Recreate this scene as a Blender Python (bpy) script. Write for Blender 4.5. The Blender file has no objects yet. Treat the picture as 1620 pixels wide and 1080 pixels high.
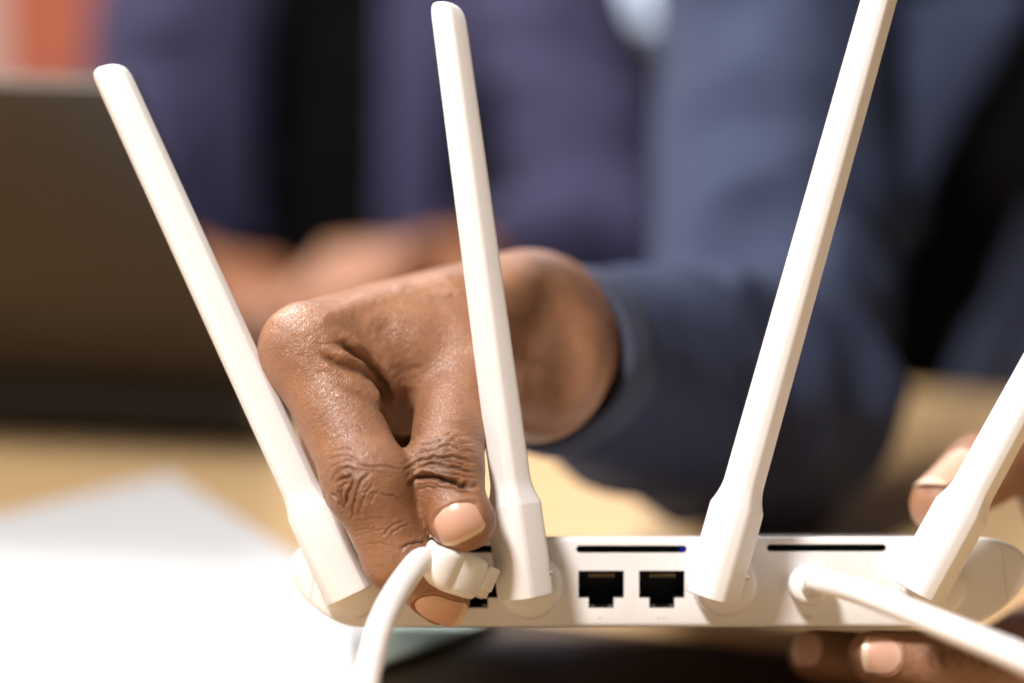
import bpy, bmesh, math
import numpy as np
from mathutils import Vector, Matrix
from mathutils.bvhtree import BVHTree

scene = bpy.context.scene
R = math.radians

# ------------------------------------------------------------------ camera
PITCH = R(10.0)
CAM_H = 0.225
FOCUS = 0.627                     # metres to the plane of the plug and antennas
MM = 265.55 / 1620.0              # millimetres per photo pixel on that plane
FWD = np.array([0, math.cos(PITCH), -math.sin(PITCH)])
UP = np.array([0, math.sin(PITCH), math.cos(PITCH)])
RIGHT = np.array([1.0, 0, 0])
CAM = np.array([0, 0, CAM_H])
cam_d = bpy.data.cameras.new('camera')
cam = bpy.data.objects.new('camera', cam_d)
scene.collection.objects.link(cam)
cam.location = CAM
cam.rotation_euler = (R(90) - PITCH, 0, 0)
cam_d.lens = 85
cam_d.sensor_width = 36
cam_d.clip_start = 0.02
cam_d.clip_end = 50
cam_d.dof.use_dof = True
cam_d.dof.focus_distance = FOCUS
cam_d.dof.aperture_fstop = 3.1
scene.camera = cam

# ------------------------------------------------------------------ world, lamps, exposure
world = bpy.data.worlds.new('World')
scene.world = world
world.use_nodes = True
wb = world.node_tree.nodes['Background']
wb.inputs[0].default_value = (1.0, 0.85, 0.70, 1)
wb.inputs[1].default_value = 0.085

def area_lamp(name, loc, target, size, watts, col):
    d = bpy.data.lights.new(name, 'AREA')
    d.shape = 'DISK'
    d.size = size
    d.energy = watts
    d.color = col
    o = bpy.data.objects.new(name, d)
    scene.collection.objects.link(o)
    o.location = loc
    o.rotation_euler = (Vector(target) - Vector(loc)).to_track_quat('-Z', 'Y').to_euler()
    return o
def cs(x, up, away, t=(10, -45, 15)):      # metres from the plug, in the camera's axes
    p = np.array([x, up, away]) + np.array(t) / 1000.0
    return tuple(CAM + p[0] * RIGHT + p[1] * UP + (p[2] + FOCUS) * FWD)
area_lamp('key_lamp', cs(-0.55, 1.18, -0.88), cs(0, 0, 0), 0.30, 36.0, (1.0, 0.95, 0.92))
area_lamp('side_fill', cs(-1.30, 0.55, -0.20), cs(0, 0, 0), 0.40, 2.0, (1.0, 0.94, 0.89))  # weak unseen fill added from the left
area_lamp('room_lamp', (-0.68, 1.48, 1.25), (0.12, 1.15, 0.0), 0.6, 28, (1.0, 0.95, 0.92))
area_lamp('wall_fill', (-0.95, 2.05, 1.5), (-0.75, 2.75, 0.2), 0.4, 14, (1.0, 0.92, 0.86))  # unseen fill added to brighten the brick pier
scene.view_settings.view_transform = 'Standard'
scene.view_settings.look = 'None'
scene.view_settings.gamma = 1
scene.view_settings.exposure = 0.2
scene.render.engine = 'CYCLES'
scene.cycles.use_denoising = True
scene.cycles.max_bounces = 8

# ------------------------------------------------------------------ coordinate helpers
def P(px, py, z=0.0):
    """A point in the working frame, mm: right, up, away from the plane in focus."""
    s = MM * (FOCUS * 1000 + z) / (FOCUS * 1000)
    return np.array([(px - 810) * s, (540 - py) * s, z])

def W(p):
    p = np.asarray(p, float) / 1000.0
    return CAM + p[..., 0:1] * RIGHT + p[..., 1:2] * UP + (p[..., 2:3] + FOCUS) * FWD

def on_table(px, py, h=0.0):
    d = W(P(px, py, 0)) - CAM
    t = (h - CAM_H) / d[2]
    return CAM + d * t

# ------------------------------------------------------------------ object helpers
COL = scene.collection.objects

def mesh_from(name, verts, faces, smooth=True, sharp=None):
    m = bpy.data.meshes.new(name)
    m.from_pydata([tuple(v) for v in verts], [], [tuple(int(i) for i in f) for f in faces])
    m.update()
    if smooth:
        m.polygons.foreach_set('use_smooth', [True] * len(m.polygons))
        if sharp:
            m.set_sharp_from_angle(angle=R(sharp))
    return m

def link(name, mesh, mat, parent=None):
    o = bpy.data.objects.new(name, mesh)
    if mat is not None:
        mesh.materials.clear()
        mesh.materials.append(mat)
    COL.link(o)
    if parent is not None:
        r = parent
        M = Matrix.Identity(4)
        chain = []
        while r is not None:
            chain.append(r)
            r = r.parent
        if parent.type == 'EMPTY':
            M = Matrix.Translation(parent.location)
        o.parent = parent
        o.matrix_parent_inverse = M.inverted()
    return o

def empty(name, loc):
    o = bpy.data.objects.new(name, None)
    o.empty_display_size = 0.02
    o.location = loc
    COL.link(o)
    return o

def tag(o, label=None, cat=None, kind=None, group=None):
    if label: o['label'] = label
    if cat: o['category'] = cat
    if kind: o['kind'] = kind
    if group: o['group'] = group
    return o

def norm(v):
    v = np.asarray(v, float)
    return v / np.linalg.norm(v)

def tube(points, radii, seg=20, sub=8, caps=True):
    """Smooth tube through points (Catmull-Rom)."""
    pts = np.asarray(points, float)
    rad = np.asarray(radii, float) if np.ndim(radii) else np.full(len(pts), float(radii))
    P0 = np.vstack([2 * pts[0] - pts[1], pts, 2 * pts[-1] - pts[-2]])
    R0 = np.concatenate([[rad[0]], rad, [rad[-1]]])
    out, rr = [], []
    for i in range(len(pts) - 1):
        a, b, c, d = P0[i:i + 4]
        for k in range(sub):
            t = k / sub
            out.append(0.5 * ((2 * b) + (-a + c) * t + (2 * a - 5 * b + 4 * c - d) * t * t + (-a + 3 * b - 3 * c + d) * t ** 3))
            rr.append(R0[i + 1] * (1 - t) + R0[i + 2] * t)
    out.append(pts[-1]); rr.append(rad[-1])
    out = np.array(out)
    tan = np.gradient(out, axis=0)
    tan /= np.linalg.norm(tan, axis=1)[:, None]
    ref = np.array([0, 0, 1.0]) if abs(tan[0][2]) < 0.9 else np.array([1.0, 0, 0])
    n = norm(np.cross(tan[0], ref))
    V, F = [], []
    for i, p in enumerate(out):
        n = norm(n - tan[i] * np.dot(n, tan[i]))
        b = np.cross(tan[i], n)
        for k in range(seg):
            a = 2 * math.pi * k / seg
            V.append(p + rr[i] * (math.cos(a) * n + math.sin(a) * b))
    for i in range(len(out) - 1):
        for k in range(seg):
            k2 = (k + 1) % seg
            F.append((i * seg + k, i * seg + k2, (i + 1) * seg + k2, (i + 1) * seg + k))
    if caps:
        F.append(tuple(range(seg))[::-1])
        F.append(tuple((len(out) - 1) * seg + k for k in range(seg)))
    return np.array(V), F

def box_verts(c, ax, ay, az):
    """Box: centre and three half vectors."""
    c, ax, ay, az = (np.asarray(v, float) for v in (c, ax, ay, az))
    V = [c + sx * ax + sy * ay + sz * az for sz in (-1, 1) for sy in (-1, 1) for sx in (-1, 1)]
    F = [(0, 2, 3, 1), (4, 5, 7, 6), (0, 1, 5, 4), (2, 6, 7, 3), (0, 4, 6, 2), (1, 3, 7, 5)]
    return np.array(V), F

def bevel_mesh(m, width, seg=3):
    bm = bmesh.new(); bm.from_mesh(m)
    bmesh.ops.bevel(bm, geom=bm.edges[:], offset=width, segments=seg, affect='EDGES', profile=0.5)
    bmesh.ops.recalc_face_normals(bm, faces=bm.faces[:])
    bm.to_mesh(m); bm.free()
    m.polygons.foreach_set('use_smooth', [True] * len(m.polygons))
    m.set_sharp_from_angle(angle=R(40))
    return m

def box(name, c, ax, ay, az, mat, parent=None, bev=0.0, world=True, seg=3):
    """bev in metres; centre/half vectors in mm working frame unless world=False."""
    V, F = box_verts(c, ax, ay, az)
    if world: V = W(V)
    m = mesh_from(name, V, F, smooth=False)
    bm = bmesh.new(); bm.from_mesh(m)
    bmesh.ops.recalc_face_normals(bm, faces=bm.faces[:])
    bm.to_mesh(m); bm.free()
    if bev: bevel_mesh(m, bev, seg)
    return link(name, m, mat, parent)

def fix_normals(m):
    bm = bmesh.new(); bm.from_mesh(m)
    bmesh.ops.recalc_face_normals(bm, faces=bm.faces[:])
    bm.to_mesh(m); bm.free()
    return m

# ------------------------------------------------------------------ materials
def new_mat(name):
    m = bpy.data.materials.new(name)
    m.use_nodes = True
    return m, m.node_tree, m.node_tree.nodes['Principled BSDF']

def coords(nt, scale=(1, 1, 1)):
    tc = nt.nodes.new('ShaderNodeTexCoord')
    mp = nt.nodes.new('ShaderNodeMapping')
    mp.inputs['Scale'].default_value = scale
    nt.links.new(tc.outputs['Object'], mp.inputs['Vector'])
    return mp.outputs['Vector']

def noise(nt, vec, scale, detail=3, rough=0.5):
    n = nt.nodes.new('ShaderNodeTexNoise')
    n.inputs['Scale'].default_value = scale
    n.inputs['Detail'].default_value = detail
    n.inputs['Roughness'].default_value = rough
    if vec is not None: nt.links.new(vec, n.inputs['Vector'])
    return n.outputs['Fac']

def ramp(nt, fac, stops):
    r = nt.nodes.new('ShaderNodeValToRGB')
    e = r.color_ramp.elements
    while len(e) < len(stops): e.new(0.5)
    for el, (p, c) in zip(e, stops):
        el.position = p
        el.color = (*c, 1)
    nt.links.new(fac, r.inputs['Fac'])
    return r.outputs['Color']

def bump(nt, bsdf, height, strength, dist, prev=None):
    b = nt.nodes.new('ShaderNodeBump')
    b.inputs['Strength'].default_value = strength
    b.inputs['Distance'].default_value = dist
    nt.links.new(height, b.inputs['Height'])
    if prev is not None: nt.links.new(prev, b.inputs['Normal'])
    nt.links.new(b.outputs['Normal'], bsdf.inputs['Normal'])
    return b.outputs['Normal']

def simple_mat(name, col, rough=0.5, metal=0.0, var=0.06, scale=40, bmp=0.0, bscale=400, spec=0.5, sss=0.0):
    m, nt, b = new_mat(name)
    v = coords(nt)
    f = noise(nt, v, scale, 4)
    lo = tuple(c * (1 - var) for c in col)
    hi = tuple(min(1, c * (1 + var)) for c in col)
    nt.links.new(ramp(nt, f, [(0.3, lo), (0.7, hi)]), b.inputs['Base Color'])
    b.inputs['Roughness'].default_value = rough
    b.inputs['Metallic'].default_value = metal
    b.inputs['Specular IOR Level'].default_value = spec
    if sss:
        b.inputs['Subsurface Weight'].default_value = sss
        b.inputs['Subsurface Radius'].default_value = (1, 0.8, 0.6)
        b.inputs['Subsurface Scale'].default_value = 0.0015
    if bmp:
        bump(nt, b, noise(nt, v, bscale, 4), bmp, 0.0006)
    return m

MAT = {}
MAT['plastic'] = simple_mat('white_plastic', (0.82, 0.80, 0.785), 0.36, var=0.012, scale=60, bmp=0.05, bscale=2500)
MAT['antenna'] = simple_mat('white_antenna_plastic', (0.81, 0.79, 0.775), 0.42, var=0.012, scale=60, bmp=0.05, bscale=2500)
MAT['black'] = simple_mat('black_plastic', (0.006, 0.006, 0.007), 0.45)
MAT['navy'] = simple_mat('navy_plastic', (0.004, 0.010, 0.035), 0.4)
MAT['contact'] = simple_mat('contact_metal', (0.42, 0.33, 0.20), 0.35, 1.0)
MAT['pin'] = simple_mat('tan_pin', (0.30, 0.25, 0.20), 0.5)
MAT['tab'] = simple_mat('bright_metal', (0.55, 0.55, 0.55), 0.3, 1.0)
MAT['cable'] = simple_mat('white_cable_rubber', (0.82, 0.79, 0.77), 0.45, var=0.02, bmp=0.04, bscale=900)
MAT['boot'] = simple_mat('plug_boot_plastic', (0.82, 0.80, 0.77), 0.32, var=0.03, scale=120, bmp=0.12, bscale=420, sss=0.25)
MAT['emboss'] = simple_mat('white_emboss', (0.72, 0.69, 0.66), 0.4, var=0.01)
MAT['paper'] = simple_mat('white_paper', (0.60, 0.61, 0.62), 0.85, var=0.015, scale=12)
MAT['mint'] = simple_mat('mint_card', (0.72, 0.86, 0.80), 0.7, var=0.05, scale=14)
MAT['slab_dark'] = simple_mat('dark_slab_top', (0.075, 0.042, 0.016), 0.55, var=0.2, scale=60, bmp=0.3, bscale=900)
MAT['slab_core'] = simple_mat('pale_slab_core', (0.55, 0.50, 0.42), 0.9)
MAT['lid'] = simple_mat('laptop_metal', (0.058, 0.046, 0.036), 0.34, 0.6, var=0.04, scale=20)
MAT['keys'] = simple_mat('laptop_keys', (0.012, 0.012, 0.013), 0.5)
MAT['shirt'] = simple_mat('black_shirt', (0.0032, 0.0028, 0.003), 0.95, var=0.2, scale=30, bmp=0.3, bscale=700, spec=0.08)
MAT['brown'] = simple_mat('dark_brown_wood', (0.035, 0.022, 0.014), 0.6, var=0.2, scale=15)

def cloth_mat(name, col):
    m, nt, b = new_mat(name)
    v = coords(nt)
    f = noise(nt, v, 16, 5)
    nt.links.new(ramp(nt, f, [(0.3, tuple(c * 0.86 for c in col)), (0.7, tuple(c * 1.12 for c in col))]), b.inputs['Base Color'])
    b.inputs['Roughness'].default_value = 0.9
    b.inputs['Specular IOR Level'].default_value = 0.2
    w = nt.nodes.new('ShaderNodeTexWave')
    w.inputs['Scale'].default_value = 900
    w.inputs['Distortion'].default_value = 1.5
    nt.links.new(v, w.inputs['Vector'])
    n1 = bump(nt, b, w.outputs['Fac'], 0.35, 0.0004)
    bump(nt, b, noise(nt, v, 28, 4), 0.5, 0.006, n1)
    return m
MAT['denim'] = cloth_mat('slate_blue_cloth', (0.039, 0.050, 0.094))
MAT['denim_hem'] = cloth_mat('slate_hem_cloth', (0.062, 0.071, 0.108))
MAT['purple'] = cloth_mat('purple_navy_cloth', (0.044, 0.041, 0.090))

def table_mat():
    m, nt, b = new_mat('light_oak')
    v = coords(nt, (1.2, 14, 14))
    f = noise(nt, v, 5, 6, 0.6)
    nt.links.new(ramp(nt, f, [(0.25, (0.54, 0.345, 0.165)), (0.55, (0.66, 0.445, 0.225)), (0.8, (0.72, 0.50, 0.27))]), b.inputs['Base Color'])
    b.inputs['Roughness'].default_value = 0.42
    bump(nt, b, f, 0.15, 0.0006)
    return m
MAT['oak'] = table_mat()

def brick_mat():
    m, nt, b = new_mat('orange_brick')
    v = coords(nt)
    t = nt.nodes.new('ShaderNodeTexBrick')
    mp = nt.nodes.new('ShaderNodeMapping')
    mp.inputs['Rotation'].default_value = (R(90), 0, 0)
    nt.links.new(v, mp.inputs['Vector'])
    nt.links.new(mp.outputs['Vector'], t.inputs['Vector'])
    t.inputs['Color1'].default_value = (0.52, 0.135, 0.070, 1)
    t.inputs['Color2'].default_value = (0.46, 0.11, 0.06, 1)
    t.inputs['Mortar'].default_value = (0.45, 0.18, 0.12, 1)
    t.inputs['Scale'].default_value = 4.4
    t.inputs['Mortar Size'].default_value = 0.012
    nt.links.new(t.outputs['Color'], b.inputs['Base Color'])
    b.inputs['Roughness'].default_value = 0.9
    return m
MAT['brick'] = brick_mat()
MAT['frame'] = simple_mat('pale_frame_paint', (0.62, 0.50, 0.46), 0.6)

def emit_mat(name, col, strength):
    m, nt, b = new_mat(name)
    b.inputs['Base Color'].default_value = (0.02, 0.02, 0.02, 1)
    b.inputs['Emission Color'].default_value = (*col, 1)
    b.inputs['Emission Strength'].default_value = strength
    return m
MAT['daylight'] = emit_mat('daylit_pane', (0.72, 0.82, 1.0), 1.5)
MAT['blue_led'] = emit_mat('blue_status_light', (0.03, 0.05, 1.0), 0.3)

def skin_mat(name, base, dark, rough=0.37):
    m, nt, b = new_mat(name)
    v = coords(nt)
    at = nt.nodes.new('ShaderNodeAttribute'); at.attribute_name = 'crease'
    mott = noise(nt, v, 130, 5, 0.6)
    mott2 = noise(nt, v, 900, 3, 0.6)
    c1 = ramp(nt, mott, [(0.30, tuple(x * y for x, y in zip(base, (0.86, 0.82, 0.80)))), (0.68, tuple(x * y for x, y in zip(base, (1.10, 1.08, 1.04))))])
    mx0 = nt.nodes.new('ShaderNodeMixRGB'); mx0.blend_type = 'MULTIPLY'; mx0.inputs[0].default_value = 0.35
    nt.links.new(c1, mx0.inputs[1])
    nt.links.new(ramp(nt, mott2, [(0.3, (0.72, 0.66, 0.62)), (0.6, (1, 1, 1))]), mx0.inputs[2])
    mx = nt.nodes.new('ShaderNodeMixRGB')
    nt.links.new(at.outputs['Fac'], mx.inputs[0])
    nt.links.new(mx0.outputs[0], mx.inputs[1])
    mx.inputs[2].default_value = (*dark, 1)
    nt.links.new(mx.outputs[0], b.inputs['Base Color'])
    b.inputs['Subsurface Weight'].default_value = 0.09
    b.inputs['Subsurface Radius'].default_value = (1.0, 0.38, 0.18)
    b.inputs['Subsurface Scale'].default_value = 0.0022
    b.inputs['Specular IOR Level'].default_value = 0.58
    # roughness mottling
    nt.links.new(ramp(nt, mott2, [(0.3, (rough - 0.07,) * 3), (0.7, (rough + 0.12,) * 3)]), b.inputs['Roughness'])
    # fine relief: crossing skin lines, cells, pores
    vo = nt.nodes.new('ShaderNodeTexVoronoi'); vo.feature = 'DISTANCE_TO_EDGE'
    vo.inputs['Scale'].default_value = 1350
    wob = nt.nodes.new('ShaderNodeTexNoise'); wob.inputs['Scale'].default_value = 420
    nt.links.new(v, wob.inputs['Vector'])
    ad = nt.nodes.new('ShaderNodeMixRGB'); ad.blend_type = 'ADD'; ad.inputs[0].default_value = 0.0011
    nt.links.new(v, ad.inputs[1]); nt.links.new(wob.outputs['Color'], ad.inputs[2])
    nt.links.new(ad.outputs[0], vo.inputs['Vector'])
    cl = nt.nodes.new('ShaderNodeMath'); cl.operation = 'MINIMUM'; cl.inputs[1].default_value = 0.16
    nt.links.new(vo.outputs['Distance'], cl.inputs[0])
    n1 = bump(nt, b, cl.outputs[0], 0.42, 0.0009)
    n2 = bump(nt, b, noise(nt, v, 2300, 3), 0.22, 0.00035, n1)
    bump(nt, b, noise(nt, v, 330, 4), 0.16, 0.0008, n2)
    return m
MAT['skin'] = skin_mat('brown_skin', (0.325, 0.158, 0.083), (0.060, 0.026, 0.015))
MAT['skin_rear'] = skin_mat('brown_skin_rear', (0.29, 0.120, 0.050), (0.10, 0.04, 0.02))

def nail_mat():
    m, nt, b = new_mat('fingernail')
    at = nt.nodes.new('ShaderNodeAttribute'); at.attribute_name = 'along'
    nt.links.new(ramp(nt, at.outputs['Fac'], [(0.0, (0.70, 0.47, 0.37)), (0.25, (0.64, 0.385, 0.28)), (0.80, (0.62, 0.36, 0.25)), (0.86, (0.74, 0.55, 0.40)), (1.0, (0.80, 0.64, 0.46))]), b.inputs['Base Color'])
    b.inputs['Roughness'].default_value = 0.30
    b.inputs['Subsurface Weight'].default_value = 0.2
    b.inputs['Subsurface Scale'].default_value = 0.001
    v = coords(nt)
    bump(nt, b, noise(nt, v, 700, 2), 0.12, 0.0004)
    return m
MAT['nail'] = nail_mat()

# ------------------------------------------------------------------ signed-distance modelling
class Field:
    def __init__(s, lo, hi, h):
        s.lo = np.asarray(lo, float); s.h = h
        s.n = np.ceil((np.asarray(hi, float) - s.lo) / h).astype(int) + 1
        s.d = np.full(s.n, 25.0, np.float32)
        s.ax = [s.lo[i] + h * np.arange(s.n[i]) for i in range(3)]

    def sub(s, lo, hi):
        a = np.clip(np.floor((np.asarray(lo) - s.lo) / s.h).astype(int), 0, s.n)
        b = np.clip(np.ceil((np.asarray(hi) - s.lo) / s.h).astype(int) + 1, 0, s.n)
        sl = tuple(slice(int(a[i]), int(b[i])) for i in range(3))
        X = s.ax[0][sl[0]][:, None, None]; Y = s.ax[1][sl[1]][None, :, None]; Z = s.ax[2][sl[2]][None, None, :]
        return sl, X, Y, Z

    def blend(s, sl, e, k, cut=False):
        d = s.d[sl]
        if d.size == 0: return
        if cut:
            h = np.maximum(k - np.abs(d + e), 0) / k if k > 0 else 0
            s.d[sl] = np.maximum(d, -e) + h * h * k * 0.25
        else:
            h = np.maximum(k - np.abs(d - e), 0) / k if k > 0 else 0
            s.d[sl] = np.minimum(d, e) - h * h * k * 0.25

    def cone(s, a, b, ra, rb, k=2.0, cut=False):
        a = np.asarray(a, float); b = np.asarray(b, float)
        m = k + 6 + 2 * s.h
        sl, X, Y, Z = s.sub(np.minimum(a - ra, b - rb) - m, np.maximum(a + ra, b + rb) + m)
        ba = b - a; l2 = float(ba @ ba); rr = ra - rb; a2 = l2 - rr * rr; il2 = 1.0 / l2
        pa = (X - a[0], Y - a[1], Z - a[2])
        y = pa[0] * ba[0] + pa[1] * ba[1] + pa[2] * ba[2]
        z = y - l2
        x2 = (pa[0] * l2 - ba[0] * y) ** 2 + (pa[1] * l2 - ba[1] * y) ** 2 + (pa[2] * l2 - ba[2] * y) ** 2
        y2 = y * y * l2; z2 = z * z * l2
        kk = np.sign(rr) * rr * rr * x2
        c1 = np.sign(z) * a2 * z2 > kk
        c2 = np.sign(y) * a2 * y2 < kk
        e = np.where(c1, np.sqrt(x2 + z2) * il2 - rb,
                     np.where(c2, np.sqrt(x2 + y2) * il2 - ra, (np.sqrt(x2 * a2 * il2) + y * rr) * il2 - ra))
        s.blend(sl, e.astype(np.float32), k, cut)

    def ellipsoid(s, c, r, k=2.0, axes=None, cut=False):
        c = np.asarray(c, float); r = np.asarray(r, float)
        m = k + 6 + 2 * s.h
        R_ = r.max()
        sl, X, Y, Z = s.sub(c - R_ - m, c + R_ + m)
        A = np.eye(3) if axes is None else np.array([norm(v) for v in axes])
        q = [(X - c[0]) * A[i][0] + (Y - c[1]) * A[i][1] + (Z - c[2]) * A[i][2] for i in range(3)]
        k0 = np.sqrt(sum((q[i] / r[i]) ** 2 for i in range(3)))
        k1 = np.sqrt(sum((q[i] / r[i] ** 2) ** 2 for i in range(3))) + 1e-9
        s.blend(sl, (k0 * (k0 - 1) / k1).astype(np.float32), k, cut)

    def mesh(s):
        d = s.d
        ins = d < 0
        c = ins[:-1, :-1, :-1].astype(np.int8)
        cnt = sum(ins[i:ins.shape[0] - 1 + i, j:ins.shape[1] - 1 + j, k:ins.shape[2] - 1 + k].astype(np.int8)
                  for i in (0, 1) for j in (0, 1) for k in (0, 1))
        act = np.argwhere((cnt > 0) & (cnt < 8))
        idx = np.full(c.shape, -1, np.int32)
        idx[act[:, 0], act[:, 1], act[:, 2]] = np.arange(len(act))
        pos = np.zeros((len(act), 3)); num = np.zeros(len(act))
        corners = [(i, j, k) for i in (0, 1) for j in (0, 1) for k in (0, 1)]
        for p in corners:
            for ax in range(3):
                if p[ax]: continue
                q = list(p); q[ax] = 1
                v0 = d[act[:, 0] + p[0], act[:, 1] + p[1], act[:, 2] + p[2]]
                v1 = d[act[:, 0] + q[0], act[:, 1] + q[1], act[:, 2] + q[2]]
                cr = (v0 < 0) != (v1 < 0)
                t = np.where(cr, v0 / np.where(cr, v0 - v1, 1), 0)
                pt = np.tile(np.array(p, float), (len(act), 1))
                pt[:, ax] += t
                pos[cr] += pt[cr]; num[cr] += 1
        pos = act + pos / num[:, None]
        V = s.lo + pos * s.h
        F = []
        for ax in range(3):
            o1, o2 = [(1, 2), (2, 0), (0, 1)][ax]
            sl0 = [slice(None)] * 3; sl1 = [slice(None)] * 3
            sl0[ax] = slice(0, -1); sl1[ax] = slice(1, None)
            cr = ins[tuple(sl0)] != ins[tuple(sl1)]
            e = np.argwhere(cr)
            ok = (e[:, o1] > 0) & (e[:, o2] > 0) & (e[:, o1] < s.n[o1] - 1) & (e[:, o2] < s.n[o2] - 1)
            e = e[ok]
            first = ins[e[:, 0], e[:, 1], e[:, 2]]
            def cell(a, b):
                q = e.copy(); q[:, o1] -= a; q[:, o2] -= b
                return idx[q[:, 0], q[:, 1], q[:, 2]]
            quad = np.stack([cell(1, 1), cell(0, 1), cell(0, 0), cell(1, 0)], 1)
            quad[~first] = quad[~first][:, ::-1]
            F.append(quad)
        return V, np.vstack(F)

def relax(V, F, it=2, lam=0.5):
    e = np.vstack([F[:, [0, 1]], F[:, [1, 2]], F[:, [2, 3]], F[:, [3, 0]]])
    deg = np.bincount(e.ravel(), minlength=len(V)).astype(float)
    for _ in range(it):
        acc = np.zeros_like(V)
        for c in range(3):
            acc[:, c] = np.bincount(e[:, 0], V[e[:, 1], c], len(V)) + np.bincount(e[:, 1], V[e[:, 0], c], len(V))
        V = V + lam * (acc / np.maximum(deg, 1)[:, None] - V)
    return V

def subdivide(V, F):
    """One Catmull-Clark level through Blender, numpy in and out."""
    m = mesh_from('tmp', V, F, smooth=False)
    o = bpy.data.objects.new('tmp', m); COL.link(o)
    md = o.modifiers.new('s', 'SUBSURF'); md.levels = 1; md.render_levels = 1
    dg = bpy.context.evaluated_depsgraph_get()
    me = bpy.data.meshes.new_from_object(o.evaluated_get(dg))
    V2 = np.empty(len(me.vertices) * 3); me.vertices.foreach_get('co', V2)
    F2 = np.empty(len(me.loops), np.int32); me.loops.foreach_get('vertex_index', F2)
    bpy.data.objects.remove(o); bpy.data.meshes.remove(m); bpy.data.meshes.remove(me)
    return V2.reshape(-1, 3), F2.reshape(-1, 4)

def refine(V, F, mask):
    """Split the masked quads in four; returns also (mid, a, b) of the seam."""
    Fm = F[mask]
    e = np.stack([Fm, np.roll(Fm, -1, 1)], 2).reshape(-1, 2)
    es = np.sort(e, 1)
    key = es[:, 0].astype(np.int64) * len(V) + es[:, 1]
    uk, inv, cnt = np.unique(key, return_inverse=True, return_counts=True)
    a, b = uk // len(V), uk % len(V)
    mid0 = len(V); cen0 = mid0 + len(uk)
    V2 = np.vstack([V, (V[a] + V[b]) / 2, V[Fm].mean(1)])
    m = mid0 + inv.reshape(-1, 4)
    c = cen0 + np.arange(len(Fm))
    Q = np.concatenate([np.stack([Fm[:, k], m[:, k], c, m[:, k - 1]], 1) for k in range(4)])
    seam = np.stack([mid0 + np.arange(len(uk)), a, b], 1)[cnt == 1]
    return V2, np.vstack([F[~mask], Q]), seam

def normals(V, F):
    a = V[F[:, 2]] - V[F[:, 0]]; b = V[F[:, 3]] - V[F[:, 1]]
    fn = np.cross(a, b)
    N = np.zeros_like(V)
    for i in range(4):
        for c in range(3):
            N[:, c] += np.bincount(F[:, i], fn[:, c], len(V))
    return N / (np.linalg.norm(N, axis=1)[:, None] + 1e-12)

_rng = np.random.RandomState(7)
_G = _rng.uniform(-1, 1, (64, 64, 64)).astype(np.float32)
def vnoise(p):
    i = np.floor(p).astype(int); f = p - i; f = f * f * (3 - 2 * f)
    i &= 63; j = (i + 1) & 63
    def g(a, b, c): return _G[a, b, c]
    x0 = g(i[:, 0], i[:, 1], i[:, 2]) * (1 - f[:, 0]) + g(j[:, 0], i[:, 1], i[:, 2]) * f[:, 0]
    x1 = g(i[:, 0], j[:, 1], i[:, 2]) * (1 - f[:, 0]) + g(j[:, 0], j[:, 1], i[:, 2]) * f[:, 0]
    x2 = g(i[:, 0], i[:, 1], j[:, 2]) * (1 - f[:, 0]) + g(j[:, 0], i[:, 1], j[:, 2]) * f[:, 0]
    x3 = g(i[:, 0], j[:, 1], j[:, 2]) * (1 - f[:, 0]) + g(j[:, 0], j[:, 1], j[:, 2]) * f[:, 0]
    y0 = x0 * (1 - f[:, 1]) + x1 * f[:, 1]; y1 = x2 * (1 - f[:, 1]) + x3 * f[:, 1]
    return y0 * (1 - f[:, 2]) + y1 * f[:, 2]

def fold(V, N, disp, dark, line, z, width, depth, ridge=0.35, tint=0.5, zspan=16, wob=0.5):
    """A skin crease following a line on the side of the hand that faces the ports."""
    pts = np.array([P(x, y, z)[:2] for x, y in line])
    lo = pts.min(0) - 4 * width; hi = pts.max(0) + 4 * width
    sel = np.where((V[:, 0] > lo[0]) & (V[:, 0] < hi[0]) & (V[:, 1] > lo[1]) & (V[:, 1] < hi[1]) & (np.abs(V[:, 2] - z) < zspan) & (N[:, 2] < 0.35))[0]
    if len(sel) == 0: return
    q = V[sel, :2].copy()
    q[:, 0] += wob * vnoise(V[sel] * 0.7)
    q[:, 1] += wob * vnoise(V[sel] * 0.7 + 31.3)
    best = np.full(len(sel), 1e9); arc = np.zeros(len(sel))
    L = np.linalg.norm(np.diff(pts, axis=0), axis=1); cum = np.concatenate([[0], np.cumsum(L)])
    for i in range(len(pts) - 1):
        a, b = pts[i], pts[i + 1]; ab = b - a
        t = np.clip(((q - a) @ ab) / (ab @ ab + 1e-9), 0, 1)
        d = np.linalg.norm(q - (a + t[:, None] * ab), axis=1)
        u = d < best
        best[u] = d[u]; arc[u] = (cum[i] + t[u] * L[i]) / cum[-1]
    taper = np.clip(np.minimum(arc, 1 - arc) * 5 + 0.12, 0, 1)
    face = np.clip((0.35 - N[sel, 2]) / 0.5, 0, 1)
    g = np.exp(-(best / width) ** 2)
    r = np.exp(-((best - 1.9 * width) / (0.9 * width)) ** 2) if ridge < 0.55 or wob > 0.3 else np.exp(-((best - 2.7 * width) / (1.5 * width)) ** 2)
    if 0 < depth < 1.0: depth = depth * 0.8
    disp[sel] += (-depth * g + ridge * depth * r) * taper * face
    dark[sel] = np.maximum(dark[sel], tint * g * taper * face)

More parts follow.
